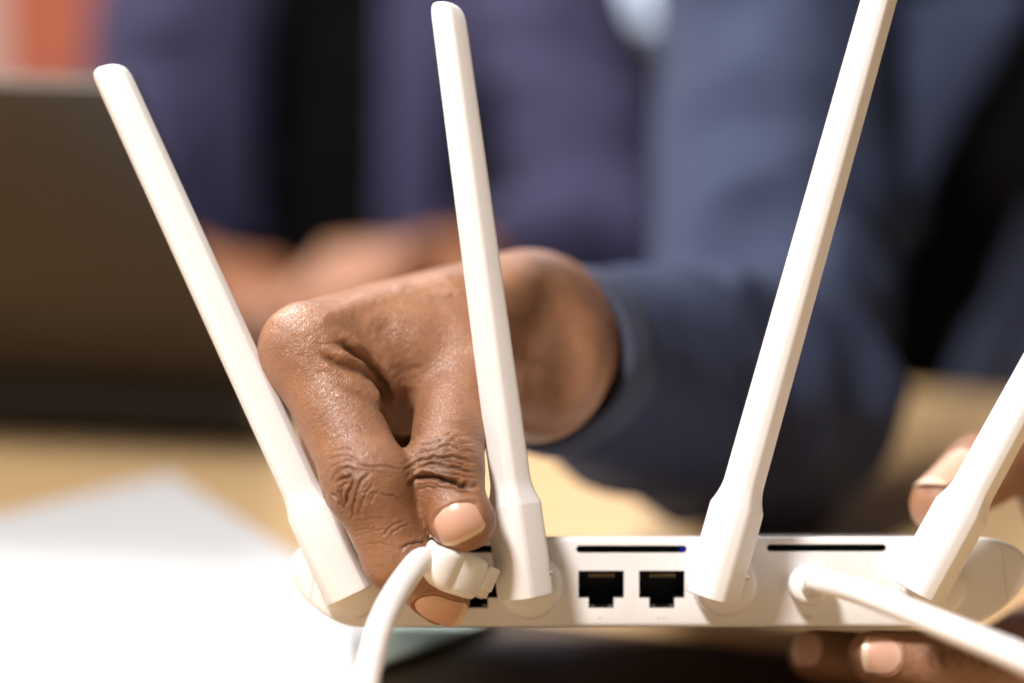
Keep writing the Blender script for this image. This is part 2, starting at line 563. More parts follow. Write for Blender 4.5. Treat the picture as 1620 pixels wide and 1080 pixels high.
def nail(parent, V0, F0, cut, tip, width, lift=0.15, curl=0.0, view=(0, 0, 1), mat='nail', name='fingernail'):
    """Curved nail plate fitted to the skin between a cuticle point and a free-edge point."""
    tr = BVHTree.FromPolygons([tuple(v) for v in V0], [tuple(int(k) for k in q) for q in F0])
    view = norm(view)
    def hit(p):
        q = np.asarray(p, float)
        r_ = tr.ray_cast(Vector(q - view * 60), Vector(view))
        if r_[0] is None: r_ = tr.find_nearest(Vector(q))
        return np.array(r_[0]), np.array(r_[1])
    A_, nA = hit(cut); B_, nB = hit(tip)
    C_, nC = hit((np.asarray(cut) * 0.6 + np.asarray(tip) * 0.4))
    d = norm(B_ - A_); length = np.linalg.norm(B_ - A_) * 1.06
    n = norm(nA * 0.4 + nC * 0.8 + nB * 0.1); n = norm(n - d * (n @ d)); b = np.cross(d, n)
    half = width / 2
    rows, rhs = [], []
    for s_ in np.linspace(0.05, 0.80, 9):
        for a in np.linspace(-0.85, 0.85, 9):
            o = A_ + d * length * s_ + b * a * half
            r_ = tr.ray_cast(Vector(o + n * 12), Vector(-n), 24)
            if r_[0] is None: continue
            h = (np.array(r_[0]) - A_) @ n
            rows.append((1, s_, s_ * s_, a, a * a, s_ * a)); rhs.append(h)
    co_ = np.linalg.lstsq(np.array(rows), np.array(rhs), rcond=None)[0]
    co_[4] = min(co_[4], -0.10 * width); co_[2] = min(co_[2], 0.0)
    V, A, F = [], [], []
    ns, na = 18, 16
    for layer in (0, 1):
        for i in range(ns + 1):
            s_ = i / ns
            wf = max(0.12, (1 - max(0, (0.42 - s_) / 0.42) ** 2.6)) ** 0.62 * (1 - 0.16 * max(0, (s_ - 0.84) / 0.16) ** 2)
            for j in range(na + 1):
                a = (j / na * 2 - 1)
                aw = a * wf
                ss = s_ if s_ < 0.8 else 0.8 + (s_ - 0.8) * (1 - 0.45 * a * a)
                h = co_ @ np.array((1, ss, ss * ss, aw, aw * aw, ss * aw)) + lift * (0.25 + 0.75 * ss) - curl * ss ** 3 - layer * 0.42
                V.append(A_ + d * length * ss + b * aw * half + n * h)
                A.append(s_)
    m_ = (ns + 1) * (na + 1)
    for i in range(ns):
        for j in range(na):
            q = (i * (na + 1) + j, i * (na + 1) + j + 1, (i + 1) * (na + 1) + j + 1, (i + 1) * (na + 1) + j)
            F.append(q); F.append(tuple(m_ + k for k in q[::-1]))
    def strip(ids):
        for k in range(len(ids) - 1):
            F.append((ids[k], ids[k + 1], m_ + ids[k + 1], m_ + ids[k]))
    strip([j for j in range(na + 1)]); strip([ns * (na + 1) + j for j in range(na + 1)])
    strip([i * (na + 1) for i in range(ns + 1)]); strip([i * (na + 1) + na for i in range(ns + 1)])
    me = mesh_from(name, W(np.array(V)), F, True, 60)
    fix_normals(me)
    at = me.attributes.new('along', 'FLOAT', 'POINT')
    at.data.foreach_set('value', np.array(A, np.float32))
    o = link(name, me, MAT[mat], parent)
    return o, (A_, d, n, b, length, half, co_)

def nail_bed(V, N, disp, fr):
    """Skin dips under the nail and swells into a fold around it."""
    base, d, n, b, length, half, co_ = fr
    q = V - base
    s_ = q @ d / length; x = q @ b / half; h = q @ n
    near = (np.abs(h) < half * 1.6) & (np.abs(x) < 1.8) & (s_ > -0.5) & (s_ < 1.4) & (N @ n > -0.1)
    out = np.sqrt(x ** 2 + (np.maximum(0, 0.32 - s_) / 0.34) ** 2)
    inside = np.clip((1.02 - out) / 0.12, 0, 1) * np.clip((0.98 - s_) / 0.1, 0, 1)
    rim = np.exp(-((out - 1.13) / 0.12) ** 2) * np.clip((0.80 - s_) / 0.3, 0, 1)
    disp[near] += (-0.40 * inside + 0.42 * rim)[near]

def skin_object(name, parts, mat, parent):
    """parts: list of (V mm, F, dark) merged into one body mesh."""
    Vs, Fs, Ds, off = [], [], [], 0
    for V, F, D in parts:
        Vs.append(W(V)); Fs.append(F + off); Ds.append(D); off += len(V)
    V = np.vstack(Vs); F = np.vstack(Fs); D = np.concatenate(Ds).astype(np.float32)
    m = bpy.data.meshes.new(name)
    m.vertices.add(len(V)); m.vertices.foreach_set('co', V.astype(np.float32).ravel())
    m.loops.add(F.size); m.loops.foreach_set('vertex_index', F.astype(np.int32).ravel())
    m.polygons.add(len(F)); m.polygons.foreach_set('loop_start', np.arange(0, F.size, 4, dtype=np.int32))
    m.polygons.foreach_set('use_smooth', np.ones(len(F), bool))
    m.update(calc_edges=True); m.validate()
    at = m.attributes.new('crease', 'FLOAT', 'POINT')
    at.data.foreach_set('value', D)
    return link(name, m, mat, parent)

def field_object(name, V, F, mat, parent):
    return skin_object(name, [(V, F, np.zeros(len(V)))], mat, parent)
#STRUCTURE
# ================================================================== structure
# table: its long side runs away to the left
ta = R(-24)
tx = np.array([math.cos(ta), math.sin(ta), 0]); ty = np.array([-math.sin(ta), math.cos(ta), 0])
edge_c = np.array([0.0, 1.235, 0.0])
table = empty('table', (edge_c - ty * 0.5)[:3] + np.array([0, 0, -0.74]))
tag(table, 'pale oak table that everything lies on', 'table')
box('tabletop', edge_c - ty * 0.50 + np.array([0, 0, -0.0175]), tx * 1.1, ty * 0.50, np.array([0, 0, 0.0175]), MAT['oak'], table, 0.003, world=False)
for sx in (-1, 1):
    for sy in (-1, 1):
        V, F = box_verts(edge_c - ty * 0.5 + tx * sx * 1.0 + ty * sy * 0.42 + np.array([0, 0, -0.3885]), tx * 0.03, ty * 0.03, np.array([0, 0, 0.352]))
        link('leg', fix_normals(mesh_from('leg', V, F, False)), MAT['oak'], table)

# back wall: brick pier, pale frame, bright window with a dark sill board
yw = 2.75
def wall_x(px): return (px - 810) * MM / (FOCUS * 1000) * (yw / math.cos(PITCH)) * 0.985
def vbox(name, x0, x1, z0, z1, y0, y1, mat, parent=None):
    V, F = box_verts(((x0 + x1) / 2, (y0 + y1) / 2, (z0 + z1) / 2), ((x1 - x0) / 2, 0, 0), (0, (y1 - y0) / 2, 0), (0, 0, (z1 - z0) / 2))
    return link(name, fix_normals(mesh_from(name, V, F, False)), mat, parent)
pier = vbox('brick_wall', wall_x(8), wall_x(185), -0.74, 1.9, yw - 0.02, yw + 0.2, MAT['brick'])
tag(pier, kind='structure')
far = vbox('brick_wall', wall_x(-900), wall_x(-75), -0.74, 1.9, yw - 0.02, yw + 0.2, MAT['brick'])
tag(far, kind='structure')
post = vbox('window_post', wall_x(-75) + 0.002, wall_x(8) - 0.002, -0.74, 1.9, yw, yw + 0.12, MAT['frame'])
tag(post, kind='structure')
win = empty('window', (wall_x(700), yw + 0.1, -0.3))
tag(win, 'bright bluish daylit window behind the two people', 'window', kind='structure')
vbox('pane', wall_x(185) + 0.002, wall_x(1700), 0.10, 1.9, yw + 0.12, yw + 0.13, MAT['daylight'], win)
vbox('frame', wall_x(1078), wall_x(1096), 0.10, 1.9, yw + 0.06, yw + 0.118, MAT['frame'], win)
cab = empty('cabinet', (wall_x(1050), yw - 0.2, -0.74))
tag(cab, 'dark brown cabinet below the window between the two people', 'cabinet')
vbox('carcass', wall_x(560), wall_x(1700), -0.74, 0.098, yw - 0.35, yw - 0.01, MAT['brown'], cab)
vbox('top', wall_x(550), wall_x(1710), 0.10, 0.115, yw - 0.37, yw - 0.005, MAT['brown'], cab)
#ROUTER
# ================================================================== router
ZF = 20.0
router = empty('wireless_router', W(P(1043, 992, 60))[:3])
tag(router, 'white four-antenna router held tilted above the table, its ports facing out', 'router')

def catmull_closed(pts, sub):
    pts = np.asarray(pts, float); n = len(pts); out = []
    for i in range(n):
        a, b, c, d = pts[i - 1], pts[i], pts[(i + 1) % n], pts[(i + 2) % n]
        for k in range(sub):
            t = k / sub
            out.append(0.5 * ((2 * b) + (-a + c) * t + (2 * a - 5 * b + 4 * c - d) * t * t + (-a + 3 * b - 3 * c + d) * t ** 3))
    return np.array(out)

cxr = 1043
right_end = [(1528, 991.5), (1552, 985), (1574, 973), (1595, 957), (1616, 934), (1627, 912), (1627, 890), (1617, 872), (1597, 859), (1566, 851), (1540, 849.5)]
mid_top = [(x, 848.5) for x in range(1480, 640, -60)]
left_end = [(2 * cxr - x, y) for x, y in right_end[::-1]]
mid_bot = [(x, 992) for x in range(600, 1500, 60)]
outline = catmull_closed([P(x, y, ZF)[:2] for x, y in right_end + mid_top + left_end + mid_bot], 3)
def inset(poly, d):
    t = np.roll(poly, -1, 0) - np.roll(poly, 1, 0)
    t /= np.linalg.norm(t, axis=1)[:, None]
    nrm = np.stack([t[:, 1], -t[:, 0]], 1)
    area = np.sum(poly[:, 0] * np.roll(poly[:, 1], -1) - np.roll(poly[:, 0], -1) * poly[:, 1])
    return poly - nrm * d * np.sign(area)
rings = [(1.5, 0.0), (0.75, 0.16), (0.22, 0.6), (0.0, 1.4), (0.0, 104.0), (1.2, 108), (4, 110)]
V, F = [], []
n0 = len(outline)
for d_, dz in rings:
    for p in inset(outline, d_): V.append((p[0], p[1] - 0.092 * max(0, dz - 1.4), ZF + dz))
for i in range(len(rings) - 1):
    for k in range(n0):
        k2 = (k + 1) % n0
        F.append((i * n0 + k, i * n0 + k2, (i + 1) * n0 + k2, (i + 1) * n0 + k))
F.append(tuple(range(n0))); F.append(tuple((len(rings) - 1) * n0 + k for k in range(n0))[::-1])
bm_ = fix_normals(mesh_from('casing', W(np.array(V)), F, False))
casing = link('casing', bm_, MAT['plastic'], None)

def prism(poly, z0, z1):
    n = len(poly)
    V = [(p[0], p[1], z0) for p in poly] + [(p[0], p[1], z1) for p in poly]
    F = [tuple(range(n)), tuple(range(2 * n - 1, n - 1, -1))] + [(k, (k + 1) % n, n + (k + 1) % n, n + k) for k in range(n)]
    return V, F
def pocket(poly, z0, z1):
    n = len(poly)
    V = [(p[0], p[1], z0) for p in poly] + [(p[0], p[1], z1) for p in poly]
    F = [tuple(range(2 * n - 1, n - 1, -1))] + [(k, (k + 1) % n, n + (k + 1) % n, n + k) for k in range(n)]
    return V, F

def slot_poly(x0, x1, yc, h, g=0.0):
    r = h / 2
    pts = []
    for k in range(9):
        a = -math.pi / 2 + math.pi * k / 8
        pts.append((x1 - r + (r + g) * math.cos(a), yc + (r + g) * -math.sin(a)))
    for k in range(9):
        a = math.pi / 2 + math.pi * k / 8
        pts.append((x0 + r + (r + g) * math.cos(a), yc + (r + g) * -math.sin(a)))
    return np.array([P(x, y, ZF)[:2] for x, y in pts])
def port_poly(xc, g=0.0):
    y0, y1, y2 = 902 - g, 945 + g, 961 + g
    w, s = 36 + g, 20 + g
    pts = [(xc - w, y0), (xc - w, y1), (xc - s, y1), (xc - s, y2), (xc + s, y2), (xc + s, y1), (xc + w, y1), (xc + w, y0)]
    return np.array([P(x, y, ZF)[:2] for x, y in pts])
slots = [(600, 788, 868), (911.5, 1086.5, 868), (1213, 1402, 866)]
ports = [752, 951, 1047]
cut_V, cut_F = [], []
def add_cut(vf):
    o = len(cut_V)
    cut_V.extend(vf[0]); cut_F.extend([tuple(o + i for i in f) for f in vf[1]])
for x0, x1, yc in slots: add_cut(prism(slot_poly(x0, x1, yc, 11.5), ZF - 3, ZF + 7))
for xc in ports: add_cut(prism(port_poly(xc), ZF - 3, ZF + 16))
pc = P(1277, 923, ZF)
add_cut(prism(np.array([pc[:2] + 4.4 * np.array([math.cos(a), math.sin(a)]) for a in np.linspace(0, 2 * math.pi, 25)[:-1]]), ZF - 3, ZF + 9))
for sgn in (1, -1):   # seams of the end caps
    xa, xb = (cxr + sgn * (1583 - cxr)), (cxr + sgn * (1597 - cxr))
    g = 0.7
    add_cut(prism(np.array([P(x, y, ZF)[:2] for x, y in ([(xa - g, 845), (xb - g, 975), (xb + g, 975), (xa + g, 845)])]), ZF - 3, ZF + 0.35))
cm = fix_normals(mesh_from('cut', W(np.array(cut_V)), cut_F, False))
co = link('cut', cm, None, None)
md = casing.modifiers.new('b', 'BOOLEAN'); md.operation = 'DIFFERENCE'; md.object = co; md.solver = 'EXACT'
dg = bpy.context.evaluated_depsgraph_get()
me = bpy.data.meshes.new_from_object(casing.evaluated_get(dg))
casing.modifiers.clear()
casing.data = me
bpy.data.objects.remove(co)
me.polygons.foreach_set('use_smooth', [True] * len(me.polygons))
me.set_sharp_from_angle(angle=R(28))
casing.parent = router
casing.matrix_parent_inverse = Matrix.Translation(router.location).inverted()

for x0, x1, yc in slots:
    V, F = pocket(slot_poly(x0, x1, yc, 11.5, -0.25), ZF + 0.5, ZF + 6.6)
    link('vent_slot', mesh_from('vent_slot', W(np.array(V)), F, False), MAT['black'], router)
for i, xc in enumerate(ports):
    V, F = pocket(port_poly(xc, -0.3), ZF + 0.35, ZF + 15.5)
    port = link('ethernet_port', mesh_from('ethernet_port', W(np.array(V)), F, False), MAT['navy' if i == 0 else 'black'], router)
    port['label'] = ['navy blue uplink port', 'black network port', 'black network port'][i]
    for k in range(8):
        a = P(xc - 18 + k * 5.2, 908, ZF + 4)
        V, F = box_verts(a, (0.22, 0, 0), (0, 0.45, 0), (0, 0, 2.6))
        link('contact_pin', fix_normals(mesh_from('contact_pin', W(V), F, False)), MAT['contact'], port)
    for s in (-1, 1):
        V, F = box_verts(P(xc + s * 15, 957.5, ZF + 2.6), (0.65, 0, 0), (0, 0.35, 0), (0, 0, 1.2))
        link('metal_tab', fix_normals(mesh_from('metal_tab', W(V), F, False)), MAT['tab'], port)
V, F = box_verts(P(1080, 868, ZF + 4.4), (0.7, 0, 0), (0, 0.5, 0), (0, 0, 0.5))
led = link('status_light', fix_normals(mesh_from('status_light', W(V), F, False)), MAT['blue_led'], router)
# raised marks: dots under the ports, direct-current sign under the power jack
for x in (948, 1040, 1050):
    V, F = tube([P(x, 975, ZF + 0.05), P(x, 975, ZF - 0.22)], 0.28, 10, 1)
    link('raised_dot', fix_normals(mesh_from('raised_dot', W(V), F, False)), MAT['emboss'], router)
box('raised_bar', P(1278, 973.5, ZF - 0.05), (1.0, 0, 0), (0, 0.14, 0), (0, 0, 0.16), MAT['emboss'], router)
for k in (-1, 0, 1):
    box('raised_bar', P(1278 + k * 4.6, 978, ZF - 0.05), (0.24, 0, 0), (0, 0.14, 0), (0, 0, 0.16), MAT['emboss'], router)

# antennas ---------------------------------------------------------
SEC = np.array([(-0.30, -0.42), (-0.50, -0.20), (-0.50, 0.06), (-0.44, 0.15), (-0.13, 0.44), (-0.05, 0.465), (0.10, 0.465), (0.17, 0.43), (0.44, 0.15), (0.50, 0.06), (0.50, -0.20), (0.30, -0.42)])
def antenna(base, tip, wide, blade, top, twist, hub_px, hole=None, z0=6.0, z1=6.0, house=24.5):
    B = P(*base, z0); T = P(*tip, z1)
    L = np.linalg.norm(T - B); d = (T - B) / L
    f0 = np.array([0, 0, -1.0]); f0 = norm(f0 - d * (f0 @ d)); a0 = np.cross(f0, d)
    if a0[0] < 0: a0 = -a0
    c, s = math.cos(R(twist)), math.sin(R(twist))
    a = c * a0 + s * f0; f = -s * a0 + c * f0
    st = []
    st.append((0.0, wide * 0.97)); st.append((0.5, wide)); st.append((house * 0.5, wide * 1.0)); st.append((house, wide * 0.985))
    for k in range(1, 8):
        t = k / 7
        e = 1 - (1 - t) ** 1.9
        st.append((house + 0.25 + 6.8 * t, wide * 0.97 * (1 - e) + blade * e))
    for t in (0.35, 0.6, 0.85):
        st.append((house + 7 + (L - 10 - house - 7) * t, blade + (top - blade) * t))
    V, F = [], []
    m = len(SEC)
    for y, w in st:
        ww = w
        # the front ridge stays nearly as deep along the whole length
        dep = 0.55 * w + 0.45 * min(w, blade * 1.12)
        for q in SEC: V.append(B + d * y + a * q[0] * ww + f * q[1] * dep)
    # tip: slanted cut, lower on the right-hand side
    tipst = [(9.5, 1.0, 0.0), (4.2, 0.985, 2.2), (2.3, 0.94, 2.6), (1.1, 0.84, 2.6), (0.35, 0.66, 2.4), (0.0, 0.42, 2.0)]
    for dl, sc, sk in tipst:
        for q in SEC:
            V.append(B + d * (L - dl - (q[0] * sc + 0.5) * sk) + a * (q[0] * sc - 0.12 * (1 - sc)) * top + f * q[1] * sc * top)
    nr = len(st) + len(tipst)
    for i in range(nr - 1):
        for k in range(m):
            k2 = (k + 1) % m
            F.append((i * m + k, i * m + k2, (i + 1) * m + k2, (i + 1) * m + k))
    F.append(tuple(range(m))); F.append(tuple((nr - 1) * m + k for k in range(m))[::-1])
    me = mesh_from('antenna', W(np.array(V)), F, True)
    fix_normals(me)
    bm = bmesh.new(); bm.from_mesh(me)
    eds = [e for e in bm.edges if len(e.link_faces) == 2 and e.calc_face_angle() > R(14)]
    bmesh.ops.bevel(bm, geom=eds, offset=0.00026, segments=2, affect='EDGES', profile=0.5)
    bm.to_mesh(me); bm.free()
    me.polygons.foreach_set('use_smooth', [True] * len(me.polygons))
    me.set_sharp_from_angle(angle=R(25))
    ant = link('antenna', me, MAT['antenna'], router)
    # hinge: round hub on the casing plus the knuckle inside the housing
    hc = P(*hub_px, ZF)
    V, F = tube([hc + (0, 0, 0.3), hc + (0, 0, -3.2), hc + (0, 0, -6.5), hc + (0, 0, -8.2), hc + (0, 0, -9.0)], [9.0, 8.7, 8.3, 7.4, 5.2], 40, 3)
    link('hinge', fix_normals(mesh_from('hinge', W(V), F, True, 50)), MAT['plastic'], ant)
    if hole:
        h = P(*hole, 3.0)
        V, F = tube([h + (0.15, 0, 0), h - (0.6, 0, 0)], 0.55, 16, 1)
        link('pin_hole', fix_normals(mesh_from('pin_hole', W(V), F, True, 50)), MAT['pin'], ant)
    return ant
antenna((550, 944), (165, 98), 13.6, 10.3, 10.0, 30, (560, 925), z1=14)
antenna((832, 945), (706, -2), 14.6, 10.6, 9.0, 2, (838, 926), (873, 905), z1=10)
antenna((1127, 946), (1411, -70), 14.2, 10.4, 9.0, -6, (1145, 921), (1184, 913), z1=6)
antenna((1452, 938), (1915, 90), 14.8, 11.2, 9.2, -12, (1474, 922), z1=0)
#CABLES
# ================================================================== cables
eth = empty('ethernet_cable', W(P(715, 892, 0))[:3])
tag(eth, 'white network cable with bent plug pinched between thumb and finger', 'cable')
pa = P(672, 880, -5); pb = P(768, 917, 10)
ax = norm(pb - pa)
upv = norm(np.array([0.05, 1, -0.25])); upv = norm(upv - ax * (upv @ ax)); side = np.cross(ax, upv)
if side[2] > 0: side = -side
pcen = P(711, 898, -3)
# boot: shaped block, wider at the front, rounded at the cable end
secs = [(-9.2, 3.0, 2.6), (-8.6, 4.4, 3.8), (-7.2, 5.4, 4.8), (-5.6, 6.0, 5.5), (-3.0, 6.3, 6.0), (-2.6, 6.05, 5.8), (-2.0, 6.05, 5.8), (-1.6, 6.3, 6.0), (4.0, 6.2, 5.8), (6.8, 6.0, 5.5), (7.2, 5.7, 5.2)]
V, F = [], []
m = 28
for y, w, h in secs:
    for k in range(m):
        t = 2 * math.pi * k / m
        c, s = math.cos(t), math.sin(t)
        e = 2 / (2.4 if y < -9 else 2.9 if y < -8 else 3.8 if y < -7 else 6.0)
        V.append(pcen + ax * y + side * w * np.sign(c) * abs(c) ** e + upv * h * np.sign(s) * abs(s) ** e)
for i in range(len(secs) - 1):
    for k in range(m):
        k2 = (k + 1) % m
        F.append((i * m + k, i * m + k2, (i + 1) * m + k2, (i + 1) * m + k))
F.append(tuple(range(m))); F.append(tuple((len(secs) - 1) * m + k for k in range(m))[::-1])
boot = link('plug', fix_normals(mesh_from('plug', W(np.array(V)), F, True, 40)), MAT['boot'], eth)
# clear modular head going into the port, latch tab, contacts
box('connector_head', pcen + ax * 9.6 - upv * 0.6, ax * 2.6, side * 4.6, upv * 3.3, MAT['boot'], boot, 0.0004)
box('latch', pcen + ax * 9.4 + upv * 1.4 + side * 5.2, ax * 2.2, side * 0.8, upv * 3.2, MAT['boot'], boot, 0.0004)
for k in range(4):
    box('gold_contact', pcen + ax * 9.4 - upv * 4.1 + side * (k * 1.6 - 1.2), ax * 1.8, side * 0.35, upv * 0.3, MAT['tab'], boot)
V, F = tube([pcen - ax * 4 , pcen - ax * 9.5 - upv * 0.2, P(652, 900, -14), P(622, 945, -24), P(598, 1000, -34), P(578, 1085, -46), P(566, 1180, -58), P(560, 1330, -72), P(556, 1440, -92), P(540, 1530, -116), P(480, 1746, -170)], [3.0, 3.1, 3.3] + [3.4] * 8, 24, 8)
link('cord', fix_normals(mesh_from('cord', W(V), F, True, 60)), MAT['cable'], eth)

pw = empty('power_cable', W(P(1277, 923, 10))[:3])
tag(pw, 'white power cord plugged in under the slot beside the last antenna', 'cable')
V, F = tube([pc + (0, 0, 6), pc + (0, 0, -0.3), pc + (0, 0.1, -4.0), pc + (0, 0.2, -6.2), pc + (0, 0.3, -7.2)], [3.9, 5.3, 5.5, 5.1, 3.9], 36, 4)
link('plug', fix_normals(mesh_from('plug', W(V), F, True, 50)), MAT['cable'], pw)
V, F = tube([pc + (0, 0.2, -4), pc + (0.6, 0.6, -10.5), P(1300, 921, -17), P(1345, 931, -26), P(1420, 959, -42), P(1500, 992, -60), P(1620, 1042, -84), P(1760, 1110, -110), P(1900, 1250, -136), P(1990, 1450, -154), P(2080, 1690, -172), P(2200, 1829, -190)], [3.4, 3.3, 3.1, 3.05] + [3.0] * 8, 24, 8)
link('cord', fix_normals(mesh_from('cord', W(V), F, True, 60)), MAT['cable'], pw)
#FRONTPERSON
# ================================================================== person plugging in the cable
front = empty('person', (0.33, 1.42, -0.74))
tag(front, 'person in slate blue blazer holding the router and plugging in a cable', 'person')

# right hand: radial side towards the ports
f = Field((-78, -84, -34), (52, 34, 128), 0.85)
idx = [P(487, 556, 12), P(584, 763, -5), P(628, 880, -3), P(702, 945, 1)]
th = [P(730, 580, 27), P(701, 745, 1), P(727, 818, -7)]
# palm and dorsum
f.cone(P(828, 505, 58), idx[0], 17, 12.2, 2)
f.cone(P(838, 492, 76), P(522, 542, 34), 18, 12.0, 10)
f.cone(P(850, 505, 93), P(580, 535, 54), 17, 11.5, 10)
f.cone(P(866, 530, 104), P(650, 550, 70), 15, 10.5, 10)
f.cone(P(835, 590, 60), P(640, 570, 42), 17, 12, 10)
f.cone(P(850, 585, 56), th[0], 18.5, 12.0, 8)
f.cone(P(720, 520, 36), P(612, 572, 22), 13, 9.5, 9)
f.ellipsoid(P(490, 548, 9), (10.5, 9, 9), 6)
# wrist and forearm
f.cone(P(838, 555, 66), P(965, 580, 140), 20.2, 21.0, 12)
f.cone(P(860, 545, 88), P(988, 576, 155), 19.5, 21.5, 12)
f.ellipsoid(P(882, 605, 36), (9, 13, 8), 9, cut=True)
# index finger
f.cone(idx[0], idx[1], 11.3, 10.6, 5)
f.ellipsoid(idx[1] + (-1.0, 0.5, -1.0), (10.8, 10.6, 10.4), 4)
f.cone(idx[1], idx[2], 10.6, 8.6, 3)
f.cone(idx[2], idx[3], 8.6, 7.0, 3)
# thumb
f.cone(th[0], th[1], 11.0, 9.6, 4.0)
f.ellipsoid(th[1] + (0, 1.0, 0), (10.3, 8.5, 9.4), 3)
f.cone(th[1], th[2], 9.4, 8.2, 3)
f.ellipsoid(th[2] + (1.2, -1.2, 0.6), (8.2, 7.4, 6.8), 2)
# web between thumb and index
f.cone(P(640, 560, 24), P(636, 650, 30), 10, 7, 6)
# middle, ring, little finger curl behind
for ch, r in (([P(522, 542, 34), P(538, 735, 30), P(650, 772, 42), P(700, 715, 50)], (11.2, 10, 8.8, 7.6)),
              ([P(580, 535, 54), P(600, 700, 54), P(680, 740, 62), P(720, 680, 66)], (10.8, 9.4, 8.2, 7.2)),
              ([P(650, 550, 70), P(668, 680, 74), P(725, 705, 80), P(752, 660, 84)], (9.8, 8.2, 7.2, 6.4))):
    for i in range(3):
        f.cone(ch[i], ch[i + 1], r[i], r[i + 1], 1.5 if i else 3)
V, F = f.mesh()
V = relax(V, F, 2, 0.4)
V, F = subdivide(V, F)
Vc, Fc = V, F
N = normals(V, F)
cq = V[F].mean(1); nq = N[F].mean(1)
pl_, ph_ = P(405, 905, -5), P(790, 500, -5)
seams = []
mk = (nq[:, 2] < 0.35) & (cq[:, 0] > pl_[0]) & (cq[:, 0] < ph_[0]) & (cq[:, 1] > pl_[1]) & (cq[:, 1] < ph_[1]) & (cq[:, 2] < 30)
V, F, sm_ = refine(V, F, mk); seams.append(sm_)
V = relax(V, F, 1, 0.35)
N = normals(V, F)
disp = np.zeros(len(V)); dark = np.zeros(len(V))
nails_r = [nail(front, Vc, Fc, P(711, 799, -12), P(737, 853, -12), 12.2, lift=0.35, curl=0.5),
           nail(front, Vc, Fc, P(660, 949, -4), P(730, 977, -4), 8.8, lift=0.35, curl=0.3)]
for o, fr in nails_r: nail_bed(V, N, disp, fr)
